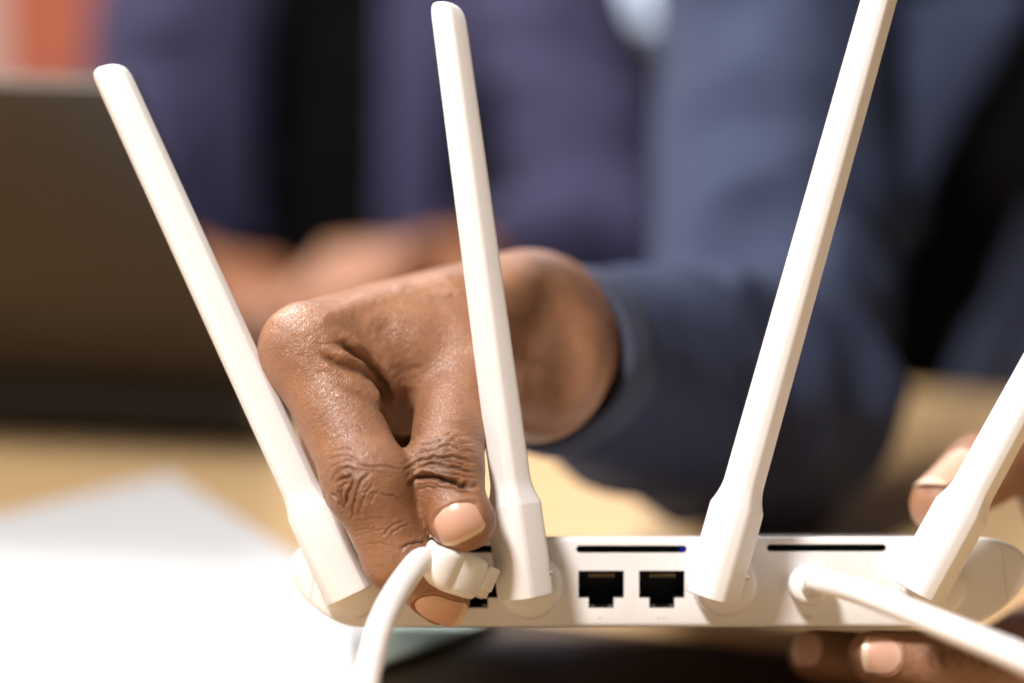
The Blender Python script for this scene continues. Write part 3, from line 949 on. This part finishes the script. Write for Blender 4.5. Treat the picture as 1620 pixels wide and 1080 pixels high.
FOLDS = [
 # folded rolls beside the index knuckle
 ([(534, 540), (546, 545), (558, 555), (577, 569), (595, 591), (607, 610), (620, 640)], 8, 0.85, 1.7, 0.55, 0.75),
 ([(506, 557), (520, 565), (533, 573), (557, 583), (573, 591), (589, 604), (605, 626), (614, 642)], 5, 0.75, 1.1, 0.45, 0.6),
 ([(538, 607), (556, 615), (573, 623), (588, 633), (602, 647), (617, 664)], 3, 0.6, 0.6, 0.3, 0.6),
 ([(590, 512), (608, 522), (624, 536), (638, 556), (645, 582), (645, 610)], 20, 3.2, 1.3, 0.15, 0.0),
 ([(500, 541), (514, 545), (528, 543), (540, 546)], 0, 0.4, 0.25, 0.2, 0.2),
 # thumb joint
 ([(650, 763), (660, 756), (674, 752), (693, 754), (717, 760), (739, 767), (754, 771)], -8, 0.62, 1.7, 0.95, 0.35),
 ([(662, 742), (674, 735), (693, 733), (715, 739), (739, 744), (754, 748)], -8, 0.36, 0.65, 0.8, 0.35),
 ([(641, 743), (652, 734), (665, 728), (689, 723), (717, 721), (739, 728), (754, 733)], -8, 0.40, 0.7, 0.7, 0.35),
 ([(645, 727), (658, 717), (684, 710), (711, 704), (735, 712), (753, 717)], -8, 0.34, 0.45, 0.55, 0.3),
 ([(652, 713), (665, 706), (698, 697), (730, 699), (753, 704)], -8, 0.3, 0.32, 0.45, 0.25),
 ([(660, 702), (674, 695), (711, 688), (739, 690)], -7, 0.3, 0.25, 0.35, 0.2),
 ([(655, 777), (665, 771), (693, 769), (730, 775), (750, 780)], -9, 0.3, 0.35, 0.6, 0.3),
 ([(676, 763), (700, 764), (728, 769), (748, 775)], -9, 0.28, 0.3, 0.6, 0.2),
 ([(676, 745), (690, 744), (708, 747), (730, 752), (750, 757)], -9, 0.28, 0.35, 0.7, 0.2),
 ([(668, 727), (690, 728), (716, 731), (742, 738)], -9, 0.25, 0.25, 0.6, 0.2),
 ([(645, 765), (652, 757), (655, 748), (660, 741)], -8, 0.35, 0.4, 0.45, 0.2),
 # index middle joint
 ([(522, 768), (525, 757), (532, 747), (540, 740), (549, 738), (560, 742), (566, 748)], -14, 0.34, 0.55, 0.6, 0.45),
 ([(534, 768), (537, 758), (545, 752), (554, 752), (559, 758), (557, 768), (552, 779), (548, 793), (544, 808)], -14, 0.36, 0.8, 0.75, 0.5),
 ([(533, 782), (537, 771), (544, 765), (550, 764)], -14, 0.3, 0.6, 0.65, 0.45),
 ([(524, 778), (530, 785), (536, 792), (540, 803)], -13, 0.34, 0.65, 0.65, 0.45),
 ([(542, 770), (540, 781), (543, 791), (540, 799)], -14, 0.3, 0.65, 0.65, 0.45),
 ([(587, 746), (574, 760), (567, 775), (563, 793), (558, 808), (556, 822)], -14, 0.34, 0.55, 0.6, 0.4),
 ([(594, 760), (581, 776), (573, 795), (567, 816)], -14, 0.28, 0.35, 0.45, 0.3),
 ([(604, 770), (592, 785), (584, 800), (578, 822)], -14, 0.26, 0.25, 0.35, 0.25),
 ([(562, 776), (585, 777), (606, 780), (640, 789)], -13, 0.24, 0.3, 0.45, 0.2),
 ([(560, 729), (580, 734), (604, 736), (636, 741)], -13, 0.3, 0.4, 0.45, 0.25),
 ([(556, 741), (575, 744), (592, 743), (612, 747)], -14, 0.26, 0.32, 0.4, 0.25),
 ([(518, 742), (534, 733), (548, 727), (564, 730)], -13, 0.3, 0.35, 0.4, 0.25),
 ([(514, 730), (532, 722), (550, 720), (572, 727)], -13, 0.28, 0.3, 0.35, 0.25),
 ([(510, 716), (526, 710), (546, 709), (570, 716)], -12, 0.26, 0.25, 0.3, 0.2),
 # index end joint
 ([(604, 848), (614, 836), (625, 828), (642, 822)], -10, 0.28, 0.35, 0.4, 0.25),
 ([(617, 848), (627, 837), (637, 830), (650, 827)], -10, 0.26, 0.32, 0.35, 0.25),
 ([(634, 867), (648, 859), (660, 856), (674, 856)], -8, 0.45, 0.6, 0.5, 0.35),
 ([(556, 842), (580, 836), (604, 837), (624, 840)], -12, 0.22, 0.2, 0.3, 0.15),
 ([(560, 824), (590, 818), (614, 819)], -13, 0.22, 0.2, 0.25, 0.15),
 ([(575, 862), (598, 858), (620, 862)], -11, 0.22, 0.2, 0.25, 0.15),
 # tendons and a vein under the skin of the back of the hand
 ([(490, 528), (560, 488), (650, 452), (760, 428)], 30, 2.6, -0.7, 0.0, 0.0),
 ([(560, 470), (620, 452), (680, 470), (740, 462)], 30, 1.1, -0.35, 0.0, 0.0),
 ([(738, 556), (780, 560), (830, 575), (870, 590)], 30, 2.4, -0.7, 0.0, 0.0),
]
rg = np.random.RandomState(3)
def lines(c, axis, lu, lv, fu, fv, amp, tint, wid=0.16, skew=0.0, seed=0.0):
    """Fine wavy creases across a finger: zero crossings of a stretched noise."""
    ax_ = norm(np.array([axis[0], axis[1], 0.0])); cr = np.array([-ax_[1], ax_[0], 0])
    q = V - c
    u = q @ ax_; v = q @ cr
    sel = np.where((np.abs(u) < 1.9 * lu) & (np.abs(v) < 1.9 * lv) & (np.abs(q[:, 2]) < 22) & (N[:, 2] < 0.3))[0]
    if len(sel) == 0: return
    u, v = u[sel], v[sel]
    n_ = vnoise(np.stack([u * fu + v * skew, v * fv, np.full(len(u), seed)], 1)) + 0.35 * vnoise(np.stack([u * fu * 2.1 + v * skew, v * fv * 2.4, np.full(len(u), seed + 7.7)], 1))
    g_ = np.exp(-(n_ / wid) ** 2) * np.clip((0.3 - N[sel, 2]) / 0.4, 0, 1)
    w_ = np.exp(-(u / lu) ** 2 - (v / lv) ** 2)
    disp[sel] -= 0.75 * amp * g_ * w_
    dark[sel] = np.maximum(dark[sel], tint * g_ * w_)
ixd = (idx[1] - idx[0])[:2]; imd = (idx[2] - idx[1])[:2]; thd = (th[1] - th[0])[:2]
for k, (sk, sd) in enumerate(((0.30, 1.3), (-0.22, 5.1), (0.05, 9.4))):
    lines(P(540, 690, -8), ixd, 22, 11, 0.95, 0.22, 0.065, 0.26, 0.15, sk, sd)
    lines(P(552, 770, -14), imd, 10, 10, 1.0, 0.34, 0.14, 0.42, 0.16, sk, sd + 2)
    lines(P(600, 840, -10), imd, 14, 9, 1.05, 0.24, 0.06, 0.24, 0.14, sk, sd + 3)
    lines(P(700, 725, -8), thd, 12, 10, 0.95, 0.18, 0.15, 0.45, 0.15, sk * 0.6, sd + 4)
    lines(P(705, 640, 4), thd, 18, 10, 0.90, 0.22, 0.05, 0.20, 0.14, sk, sd + 5)
    lines(P(480, 560, 0), ixd, 16, 12, 0.85, 0.34, 0.045, 0.14, 0.15, sk, sd + 6)
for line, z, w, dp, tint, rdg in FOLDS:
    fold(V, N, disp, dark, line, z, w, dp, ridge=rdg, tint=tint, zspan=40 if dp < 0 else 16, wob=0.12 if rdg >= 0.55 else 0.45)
# lumpy skin over the knuckles
def pad(c, rad, amp, freq, tint):
    q = np.linalg.norm(V - c, axis=1)
    wgt = np.exp(-(q / rad) ** 2)
    s = wgt > 0.03
    nn = vnoise(V[s] * freq) + 0.5 * vnoise(V[s] * freq * 2.1 + 9)
    disp[s] += amp * wgt[s] * nn
    dark[s] = np.maximum(dark[s], tint * wgt[s] * (0.75 + 0.35 * nn))
pad(P(545, 770, -16), 10, 0.22, 0.55, 0.35)
pad(P(700, 735, -10), 8, 0.18, 0.5, 0.38)
pad(P(470, 545, -2), 12, 0.16, 0.35, 0.10)
disp += 0.10 * vnoise(V * 0.16)
V = V + N * disp[:, None]
for sm_ in seams:
    V[sm_[:, 0]] = (V[sm_[:, 1]] + V[sm_[:, 2]]) / 2
    dark[sm_[:, 0]] = (dark[sm_[:, 1]] + dark[sm_[:, 2]]) / 2
hand_r = (V, F, np.clip(dark, 0, 0.9))

# left hand: thumb on top of the casing, fingers beneath it
f = Field((62, -132, 8), (250, 8, 175), 1.15)
tl = [P(1650, 700, 84), P(1551, 745, 58), P(1497, 792, 44)]
il = [P(1735, 965, 74), P(1600, 1050, 40), P(1472, 1046, 31), P(1384, 1038, 30)]
ml = [P(1745, 950, 84), P(1560, 1055, 64), P(1400, 1046, 58), P(1288, 1034, 55)]
rl = [P(1750, 950, 102), P(1580, 1060, 92), P(1450, 1050, 88), P(1370, 1040, 86)]
ll = [P(1750, 940, 118), P(1620, 1050, 114), P(1530, 1045, 112), P(1470, 1035, 110)]
wl = P(1880, 760, 150)
for q, r in ((il, 13), (ml, 13), (rl, 12.5), (ll, 11.5)):
    f.cone(wl, q[0], 22, r, 10)
f.cone(wl, tl[0], 22, 13, 10)
f.cone(tl[0], il[0], 11, 12, 10)
f.cone(wl, wl + (70, 20, 60), 23, 24, 12)
for q, r in ((il, (11.6, 9.8, 8.6, 7.6)), (ml, (11.6, 9.8, 8.6, 7.6)), (rl, (11, 9.2, 8.2, 7.2)), (ll, (10, 8, 7.2, 6.4))):
    for i in range(3): f.cone(q[i], q[i + 1], r[i], r[i + 1], 2)
f.cone(tl[0], tl[1], 12.0, 10.4, 4)
f.cone(tl[1], tl[2], 10.2, 8.8, 3)
f.ellipsoid(tl[2] + (-1, -1, 0), (9.2, 8.6, 8.2), 2)
V, F = f.mesh()
V = relax(V, F, 2, 0.4)
V, F = subdivide(V, F)
N = normals(V, F)
disp = np.zeros(len(V)); dark = np.zeros(len(V))
nails_l = [nail(front, V, F, tl[2] + (7, 9, 7), tl[2] + (-6.5, 5.0, -4.5), 12.4, lift=0.35, view=(0.15, -0.95, 0.2)),
           nail(front, V, F, P(1424, 1036, 24), P(1364, 1032, 26), 9.6, lift=0.55, curl=0.4),
           nail(front, V, F, P(1300, 1024, 48), P(1246, 1024, 50), 9.6, lift=0.75, curl=0.4)]
for o, fr in nails_l: nail_bed(V, N, disp, fr)
for k in range(11):
    x = 1466 + k * 13 + rg.uniform(-7, 7); u_ = rg.uniform(0, 22)
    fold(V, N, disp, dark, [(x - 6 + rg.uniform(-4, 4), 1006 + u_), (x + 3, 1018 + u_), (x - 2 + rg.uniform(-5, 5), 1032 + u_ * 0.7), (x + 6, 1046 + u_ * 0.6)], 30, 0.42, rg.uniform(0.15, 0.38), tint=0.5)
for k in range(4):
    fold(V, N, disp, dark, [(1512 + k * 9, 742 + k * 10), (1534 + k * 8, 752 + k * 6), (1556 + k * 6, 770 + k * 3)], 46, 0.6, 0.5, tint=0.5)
pad(P(1500, 1040, 18), 9, 0.2, 0.45, 0.35)
pad(P(1590, 1040, 26), 12, 0.25, 0.4, 0.4)
disp += 0.12 * vnoise(V * 0.16)
V = V + N * disp[:, None]
hand_l = (V, F, np.clip(dark, 0, 0.9))

# arms and trunk under the clothes
elb_r = P(1205, 640, 275); sh_r = P(1235, -360, 560)
trunk0 = P(1600, 900, 640); trunk1 = P(1760, -420, 660)
elb_l = P(2010, 780, 330); sh_l = P(2230, -330, 640)
lo = np.array([-10, -260, 100]); hi = np.array([620, 480, 800])
f = Field(lo, hi, 7)
f.cone(P(1000, 580, 150), elb_r, 22, 34, 8)
f.cone(elb_r, sh_r, 36, 46, 10)
f.cone(P(1950, 745, 200), elb_l, 24, 34, 8)
f.cone(elb_l, sh_l, 36, 46, 10)
f.cone(trunk0, trunk1, 78, 84, 20)
f.cone(sh_r, trunk1, 50, 70, 30)
f.cone(sh_l, trunk1, 50, 70, 30)
f.cone(trunk1, trunk1 + (20, 170, -20), 70, 55, 40)
Vb, Fb = f.mesh()
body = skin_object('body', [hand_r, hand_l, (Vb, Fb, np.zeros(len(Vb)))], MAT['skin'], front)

# clothes --------------------------------------------------------
def wrinkle(V, F, amp, freq, seed=0):
    N = normals(V, F)
    a = 1 - np.abs(vnoise(V * freq + seed)) * 2
    b = vnoise(V * freq * 2.3 + seed + 17)
    return V + N * (amp * (0.7 * a + 0.3 * b))[:, None]

face_f = norm(np.array([-0.50, 0.0, -0.87]))      # the way the chest faces
def ell_trunk(f, c0, c1, r0, r1, face, depth, k=10, cut=False):
    """Elliptic trunk: a round cone squashed along the facing direction."""
    for s, off in ((1, -0.45), (1, 0.0), (1, 0.45)):
        sidev = norm(np.cross(face, [0, 1, 0]))
        w0, w1 = r0 * off, r1 * off
        f.cone(c0 + sidev * w0 * 1.0, c1 + sidev * w1 * 1.0, r0 * depth, r1 * depth, 25, cut)

def blazer(name, lo, hi, trunk, face, arms, cuts, lapels, mat, parent, h, wr, seed):
    f = Field(lo, hi, h)
    ell_trunk(f, *trunk, face, 0.72)
    for cuff, el, sh, rc, re, rs in arms:
        f.cone(el, sh, re, rs, 14)
        f.cone(cuff, el, rc, re, 14)
        f.cone(sh, (trunk[1] * 0.6 + sh * 0.4), rs, rs * 1.1, 30)
    for lp in lapels:
        f.cone(*lp, 6)
    # open front
    sl, X, Y, Z = f.sub(lo, hi)
    c = trunk[0]
    front = (X - c[0]) * face[0] + (Y - c[1]) * face[1] + (Z - c[2]) * face[2]
    for (p0, n0), (p1, n1) in cuts:
        e = np.maximum(np.maximum((X - p0[0]) * n0[0] + (Y - p0[1]) * n0[1], (X - p1[0]) * n1[0] + (Y - p1[1]) * n1[1]), -front + 10)
        e = np.broadcast_to(e, f.d.shape).astype(np.float32)
        f.blend(sl, e, 5, True)
    # the sleeve ends behind its hem
    for cuff, el, sh, rc, re, rs in arms:
        dv = norm(el - cuff)
        sl2, X2, Y2, Z2 = f.sub(cuff - 75, cuff + 75)
        pl = (X2 - cuff[0]) * dv[0] + (Y2 - cuff[1]) * dv[1] + (Z2 - cuff[2]) * dv[2] - 13
        near = np.sqrt((X2 - cuff[0]) ** 2 + (Y2 - cuff[1]) ** 2 + (Z2 - cuff[2]) ** 2) - rc - 34
        f.blend(sl2, np.maximum(pl, near).astype(np.float32), 1.5, True)
    V, F = f.mesh()
    V = relax(V, F, 2, 0.4)
    V0 = V
    V = wrinkle(V, F, wr, 0.022, seed)
    for a in arms:
        w = np.clip((np.linalg.norm(V0 - a[0], axis=1) - 55) / 50, 0, 1)[:, None]
        V = V0 * (1 - w) + V * w
    o = field_object(name, V, F, mat, parent)
    for cuff, el, sh, rc, re, rs in arms:       # open hem round the wrist
        dv = norm(el - cuff)
        slope = (re - rc) / np.linalg.norm(el - cuff)
        prof = [(19, rc + slope * 19 - 0.8), (16, rc + slope * 16 + 0.8), (9, rc + slope * 9 + 0.9), (3, rc + 0.8), (0.8, rc + 0.4), (0, rc - 0.8), (0.4, rc - 2.4), (3, rc - 3.2), (20, rc - 3.0 + slope * 20)]
        u = norm(np.cross(dv, [0, 1, 0])); v = np.cross(dv, u)
        Vh_, Fh_, m = [], [], 56
        for y, r in prof:
            for k in range(m):
                t = 2 * math.pi * k / m
                rr = r * (1 + 0.022 * math.sin(2 * t + 1) + 0.012 * math.sin(5 * t))
                Vh_.append(cuff + dv * (y + 1.2 * math.sin(t * 2 + 0.7) * (y < 20)) + rr * (math.cos(t) * u + math.sin(t) * v))
        for i in range(len(prof) - 1):
            for k in range(m):
                k2 = (k + 1) % m
                Fh_.append((i * m + k, i * m + k2, (i + 1) * m + k2, (i + 1) * m + k))
        link('cuff', mesh_from('cuff', W(np.array(Vh_)), Fh_, True, 60), MAT['denim_hem'] if mat is MAT['denim'] else mat, o)
    return o

def edge2(a, b, depth, flip):
    """Plane through two picture points at a depth, parallel to the view: point and in-plane normal."""
    p, q = P(*a, depth)[:2], P(*b, depth)[:2]
    t = norm(q - p); n = np.array([t[1], -t[0]])
    return p, n * flip

cuff_r = P(855, 563, 80)
lapel = (P(1545, 20, 470), P(1400, 330, 490), 34, 14)
blazer('blazer', (-10, -240, 60), (600, 470, 800), (trunk0, trunk1, 165, 180), face_f,
       [(cuff_r, elb_r, sh_r, 27.5, 45, 46), (P(1930, 742, 190), elb_l, sh_l, 31, 48, 56)],
       [(edge2((1610, 60), (1340, 650), 500, 1), edge2((1800, 60), (1500, 700), 500, -1))],
       [], MAT['denim'], front, 3.6, 8.5, 3)
f = Field((-10, -240, 300), (600, 470, 860), 7)
ell_trunk(f, trunk0 + (0, 0, 14), trunk1 + (0, 0, 14), 158, 172, face_f, 0.70)
V, F = f.mesh()
field_object('shirt', wrinkle(V, F, 3, 0.03, 5), F, MAT['shirt'], front)
# lapel: a flat folded panel standing off the chest
def panel(name, pts, thick, mat, parent, sub=10, bulge=6):
    (a, b, c, d) = [np.asarray(p, float) for p in pts]
    V, F = [], []
    n = norm(np.cross(b - a, d - a))
    if n[2] > 0: n = -n
    for lay in (0, 1):
        for i in range(sub + 1):
            for j in range(sub + 1):
                u, v = i / sub, j / sub
                p = (a * (1 - u) + b * u) * (1 - v) + (d * (1 - u) + c * u) * v
                V.append(p + n * (bulge * math.sin(math.pi * u) * math.sin(math.pi * v) + (thick if lay else 0)))
    m1 = (sub + 1) ** 2
    g = lambda i, j: i * (sub + 1) + j
    for i in range(sub):
        for j in range(sub):
            q = (g(i, j), g(i + 1, j), g(i + 1, j + 1), g(i, j + 1))
            F.append(q); F.append(tuple(m1 + k for k in q[::-1]))
    rim = [g(i, 0) for i in range(sub)] + [g(sub, j) for j in range(sub)] + [g(i, sub) for i in range(sub, 0, -1)] + [g(0, j) for j in range(sub, 0, -1)]
    for k in range(len(rim)):
        F.append((rim[k], rim[(k + 1) % len(rim)], m1 + rim[(k + 1) % len(rim)], m1 + rim[k]))
    return link(name, fix_normals(mesh_from(name, W(np.array(V)), F, True, 50)), mat, parent)
panel('lapel', [P(1405, 8, 445), P(1625, -8, 452), P(1430, 352, 400), P(1352, 318, 395)], 4, MAT['denim'], front)
#REARPERSON
# ================================================================== person at the laptop
rear = empty('person', (-0.05, 1.75, -0.74))
tag(rear, 'seated person in dark purple blazer and black shirt with hands beside the laptop', 'person')
rt0 = P(500, 760, 1010); rt1 = P(520, -520, 1030)
re_l = P(968, 400, 830); rs_l = P(715, -520, 980)
re_r = P(215, 500, 930); rs_r = P(330, -520, 1000)
wr_l = P(690, 432, 705); wr_r = P(285, 440, 720)
def small_hand(f, wrist, knuck, dirs, side):
    """Relaxed hand: knuckle line and four curled fingers plus a thumb."""
    d = norm(knuck - wrist)
    dn = np.array([0, -1.0, 0])
    ac = norm(np.cross(d, [0, 1, 0])) * side
    tips = []
    for i, o in enumerate((-27, -9, 9, 26)):
        k = knuck + ac * o - d * (0, 0, 3, 9)[i]
        f.cone(wrist + ac * o * 0.5, k, 16, 12, 8)
        p = k + norm(d * 0.75 + dn * 0.5 + ac * 0.05) * 40
        q = p + norm(d * 0.2 + dn * 0.9) * 22
        t = q + norm(-d * 0.2 + dn * 0.9) * 12
        f.cone(k, p, 11.5, 9.5, 3); f.cone(p, q, 9.5, 8.3, 2); f.cone(q, t, 8.3, 7, 2)
    a = wrist - ac * 24 + d * 10
    b = a + norm(d * 0.7 - ac * 0.6 + dn * 0.35) * 38
    c = b + norm(d * 0.9 + dn * 0.5) * 30
    f.cone(wrist, a, 18, 15, 8); f.cone(a, b, 14, 11, 5); f.cone(b, c, 11, 8.5, 3)
f = Field((-330, -90, 560), (20, 160, 800), 2.4)
kn_l = P(580, 418, 655); kn_r = P(372, 446, 668)
small_hand(f, wr_l, kn_l, None, -1)
small_hand(f, wr_r, kn_r, None, 1)
f.cone(wr_l, wr_l + norm(re_l - wr_l) * 60, 21, 25, 8)
f.cone(wr_r, wr_r + norm(re_r - wr_r) * 60, 21, 25, 8)
Vh, Fh = f.mesh(); Vh = relax(Vh, Fh, 2, 0.4)
f = Field((-520, -330, 620), (320, 560, 1220), 9)
f.cone(wr_l + norm(re_l - wr_l) * 40, re_l, 24, 34, 8); f.cone(re_l, rs_l, 36, 46, 10)
f.cone(wr_r + norm(re_r - wr_r) * 40, re_r, 24, 34, 8); f.cone(re_r, rs_r, 36, 46, 10)
f.cone(rt0, rt1, 52, 54, 20); f.cone(rs_l, rt1, 50, 70, 30); f.cone(rs_r, rt1, 50, 70, 30)
f.cone(rt1, rt1 + (0, 170, 0), 70, 55, 40)
Vb, Fb = f.mesh()
skin_object('body', [(Vh, Fh, np.zeros(len(Vh))), (Vb, Fb, np.zeros(len(Vb)))], MAT['skin_rear'], rear)
face_r = norm(np.array([0.0, 0.0, -1.0]))
blazer('blazer', (-560, -330, 560), (340, 620, 1240), (rt0, rt1, 94, 100), face_r,
       [(wr_l + norm(re_l - wr_l) * 22, re_l, rs_l, 33, 47, 47), (wr_r + norm(re_r - wr_r) * 22, re_r, rs_r, 33, 46, 46)],
       [(edge2((418, 0), (396, 420), 900, 1), edge2((735, 0), (622, 380), 900, -1))],
       [], MAT['purple'], rear, 6.0, 11.0, 9)
f = Field((-560, -330, 700), (340, 620, 1260), 9)
ell_trunk(f, rt0 + (0, 0, 16), rt1 + (0, 0, 9), 90, 96, face_r, 0.70)
V, F = f.mesh()
field_object('shirt', wrinkle(V, F, 3, 0.03, 2), F, MAT['shirt'], rear)
panel('lapel', [P(612, -60, 915), P(752, -60, 900), P(690, 360, 912), P(606, 400, 925)], 4, MAT['purple'], rear)
panel('lapel', [P(330, -60, 900), P(415, -60, 915), P(398, 400, 925), P(322, 330, 905)], 4, MAT['purple'], rear)
#TABLETOP
# ================================================================== things on the table
def sheet(name, corners, thick, mat, z0, label, cat, bev=0.0):
    top = [np.array([c[0], c[1], z0 + thick]) for c in corners]
    bot = [np.array([c[0], c[1], z0]) for c in corners]
    n = len(top)
    V = top + bot
    F = [tuple(range(n)), tuple(range(2 * n - 1, n - 1, -1))] + [(k, n + k, n + (k + 1) % n, (k + 1) % n) for k in range(n)]
    m = fix_normals(mesh_from(name, V, F, False))
    if bev: bevel_mesh(m, bev, 2)
    o = link(name, m, mat)
    if label: tag(o, label, cat)
    return o
A = on_table(268, 768); B = on_table(600, 985)
e1 = norm((B - A)[:2]); e2 = np.array([-e1[1], e1[0]])
C = on_table(-150, 872)
e2 = norm((C - A)[:2]); 
Lp = float(np.linalg.norm((B - A)[:2]))
pg = [A[:2], A[:2] + e1 * Lp, A[:2] + e1 * Lp + e2 * 0.42, A[:2] + e2 * 0.42]
sheet('paper_sheet', pg, 0.00025, MAT['paper'], 0.0045, 'blank white paper sheet lying on the table by the leaning first antenna', 'paper')
mc = [on_table(x, y)[:2] for x, y in ((792, 1006), (588, 1088), (604, 1000), (690, 962))]
sheet('mint_card', mc, 0.0012, MAT['mint'], 0.0056, 'mint green card lying on the white paper below the router', 'card')
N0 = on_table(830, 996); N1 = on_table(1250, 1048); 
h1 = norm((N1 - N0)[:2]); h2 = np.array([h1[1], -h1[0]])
slab_root = empty('slab', (N0[0] + 0.05, N0[1] - 0.08, 0.0))
tag(slab_root, 'dark brown notebook lying flat on the table below the router', 'slab')  # flat dark brown slab filling the dark area below the router
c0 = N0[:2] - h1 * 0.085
for nm, t, z0, ins, mt in (('slab_body', 0.0012, 0.0008, 0.003, 'slab_core'), ('slab_top', 0.0006, 0.0021, 0.0, 'slab_dark')):
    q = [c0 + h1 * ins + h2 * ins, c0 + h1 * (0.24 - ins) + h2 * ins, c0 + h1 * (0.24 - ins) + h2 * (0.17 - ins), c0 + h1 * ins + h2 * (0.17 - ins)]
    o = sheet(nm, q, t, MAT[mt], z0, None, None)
    o.parent = slab_root; o.matrix_parent_inverse = Matrix.Translation(slab_root.location).inverted()

q2 = [on_table(x, y)[:2] for x, y in ((603, 992), (572, 1130), (-260, 1130), (-300, 1000))]
sheet('paper_sheet', q2, 0.00025, MAT['paper'], 0.0042, 'white paper sheet under the first sheet, nearest the drooping network cable', 'paper')
# laptop: lid back towards us, leaning
lap = empty('laptop', on_table(200, 650))
tag(lap, 'grey metal laptop standing open with the back of its lid showing', 'laptop')
H1 = on_table(418, 645, 0.016); H0d = norm((on_table(-100, 635, 0.016) - H1)[:2])
w_ = 0.33
H0 = H1 + np.array([*H0d, 0]) * w_
hd = np.array([*H0d, 0.0])
back = np.array([hd[1], -hd[0], 0]); 
if back[1] < 0: back = -back            # towards the user
# lid: right edge from the hinge up to a corner that leans left and out
dirc = W(P(205, 128, 0)) - CAM
tt = ((H1 - CAM) @ hd) / (dirc @ hd)        # corner lies square to the hinge line
for yaw in np.linspace(-0.9, 0.9, 361):
    h2_ = np.array([math.cos(math.pi + yaw), math.sin(math.pi + yaw), 0])
    t2 = ((H1 - CAM) @ h2_) / (dirc @ h2_)
    T_ = CAM + dirc * t2
    L_ = np.linalg.norm(T_ - H1)
    if yaw == -0.9 or abs(L_ - 0.215) < best_[0]:
        best_ = (abs(L_ - 0.215), yaw, h2_, T_)
hd = best_[2]; T_ = best_[3]
H0 = H1 + hd * w_
back = np.array([hd[1], -hd[0], 0])
if back[1] < 0: back = -back
lid_up = norm(T_ - H1)
lid_n = norm(np.cross(hd, lid_up))
if lid_n[1] > 0: lid_n = -lid_n
LH = float(np.linalg.norm(T_ - H1))
lc = (H1 + H0) / 2 + lid_up * LH / 2
lid = box('lid', lc, hd * w_ / 2, lid_up * LH / 2, lid_n * 0.003, MAT['lid'], lap, 0.0022, world=False)
box('screen', lc - lid_n * 0.0036, hd * (w_ / 2 - 0.006), lid_up * (LH / 2 - 0.007), lid_n * 0.0004, MAT['keys'], lid, world=False)
V, F = tube([H1 - hd * 0.0 + lid_up * 0.004, H0 + lid_up * 0.004], 0.0125, 20, 1)  # hinge thickened in black to carry the shade at the lid's foot
link('shade_hinge_bar', fix_normals(mesh_from('shade_hinge_bar', V, F, True, 50)), MAT['keys'], lap)
bc = (H1 + H0) / 2 + back * 0.115
bc[2] = 0.0085
base = box('base', bc, hd * w_ / 2, back * 0.11, np.array([0, 0, 0.0075]), MAT['lid'], lap, 0.002, world=False)
for r in range(5):
    for c in range(13):
        kc = bc - hd * (w_ / 2 - 0.028) + hd * c * 0.0228 + back * (-0.075 + r * 0.0195)
        kc[2] = 0.0166
        V, F = box_verts(kc, hd * 0.0095, back * 0.008, np.array([0, 0, 0.0006]))
        link('key', fix_normals(mesh_from('key', V, F, False)), MAT['keys'], base)
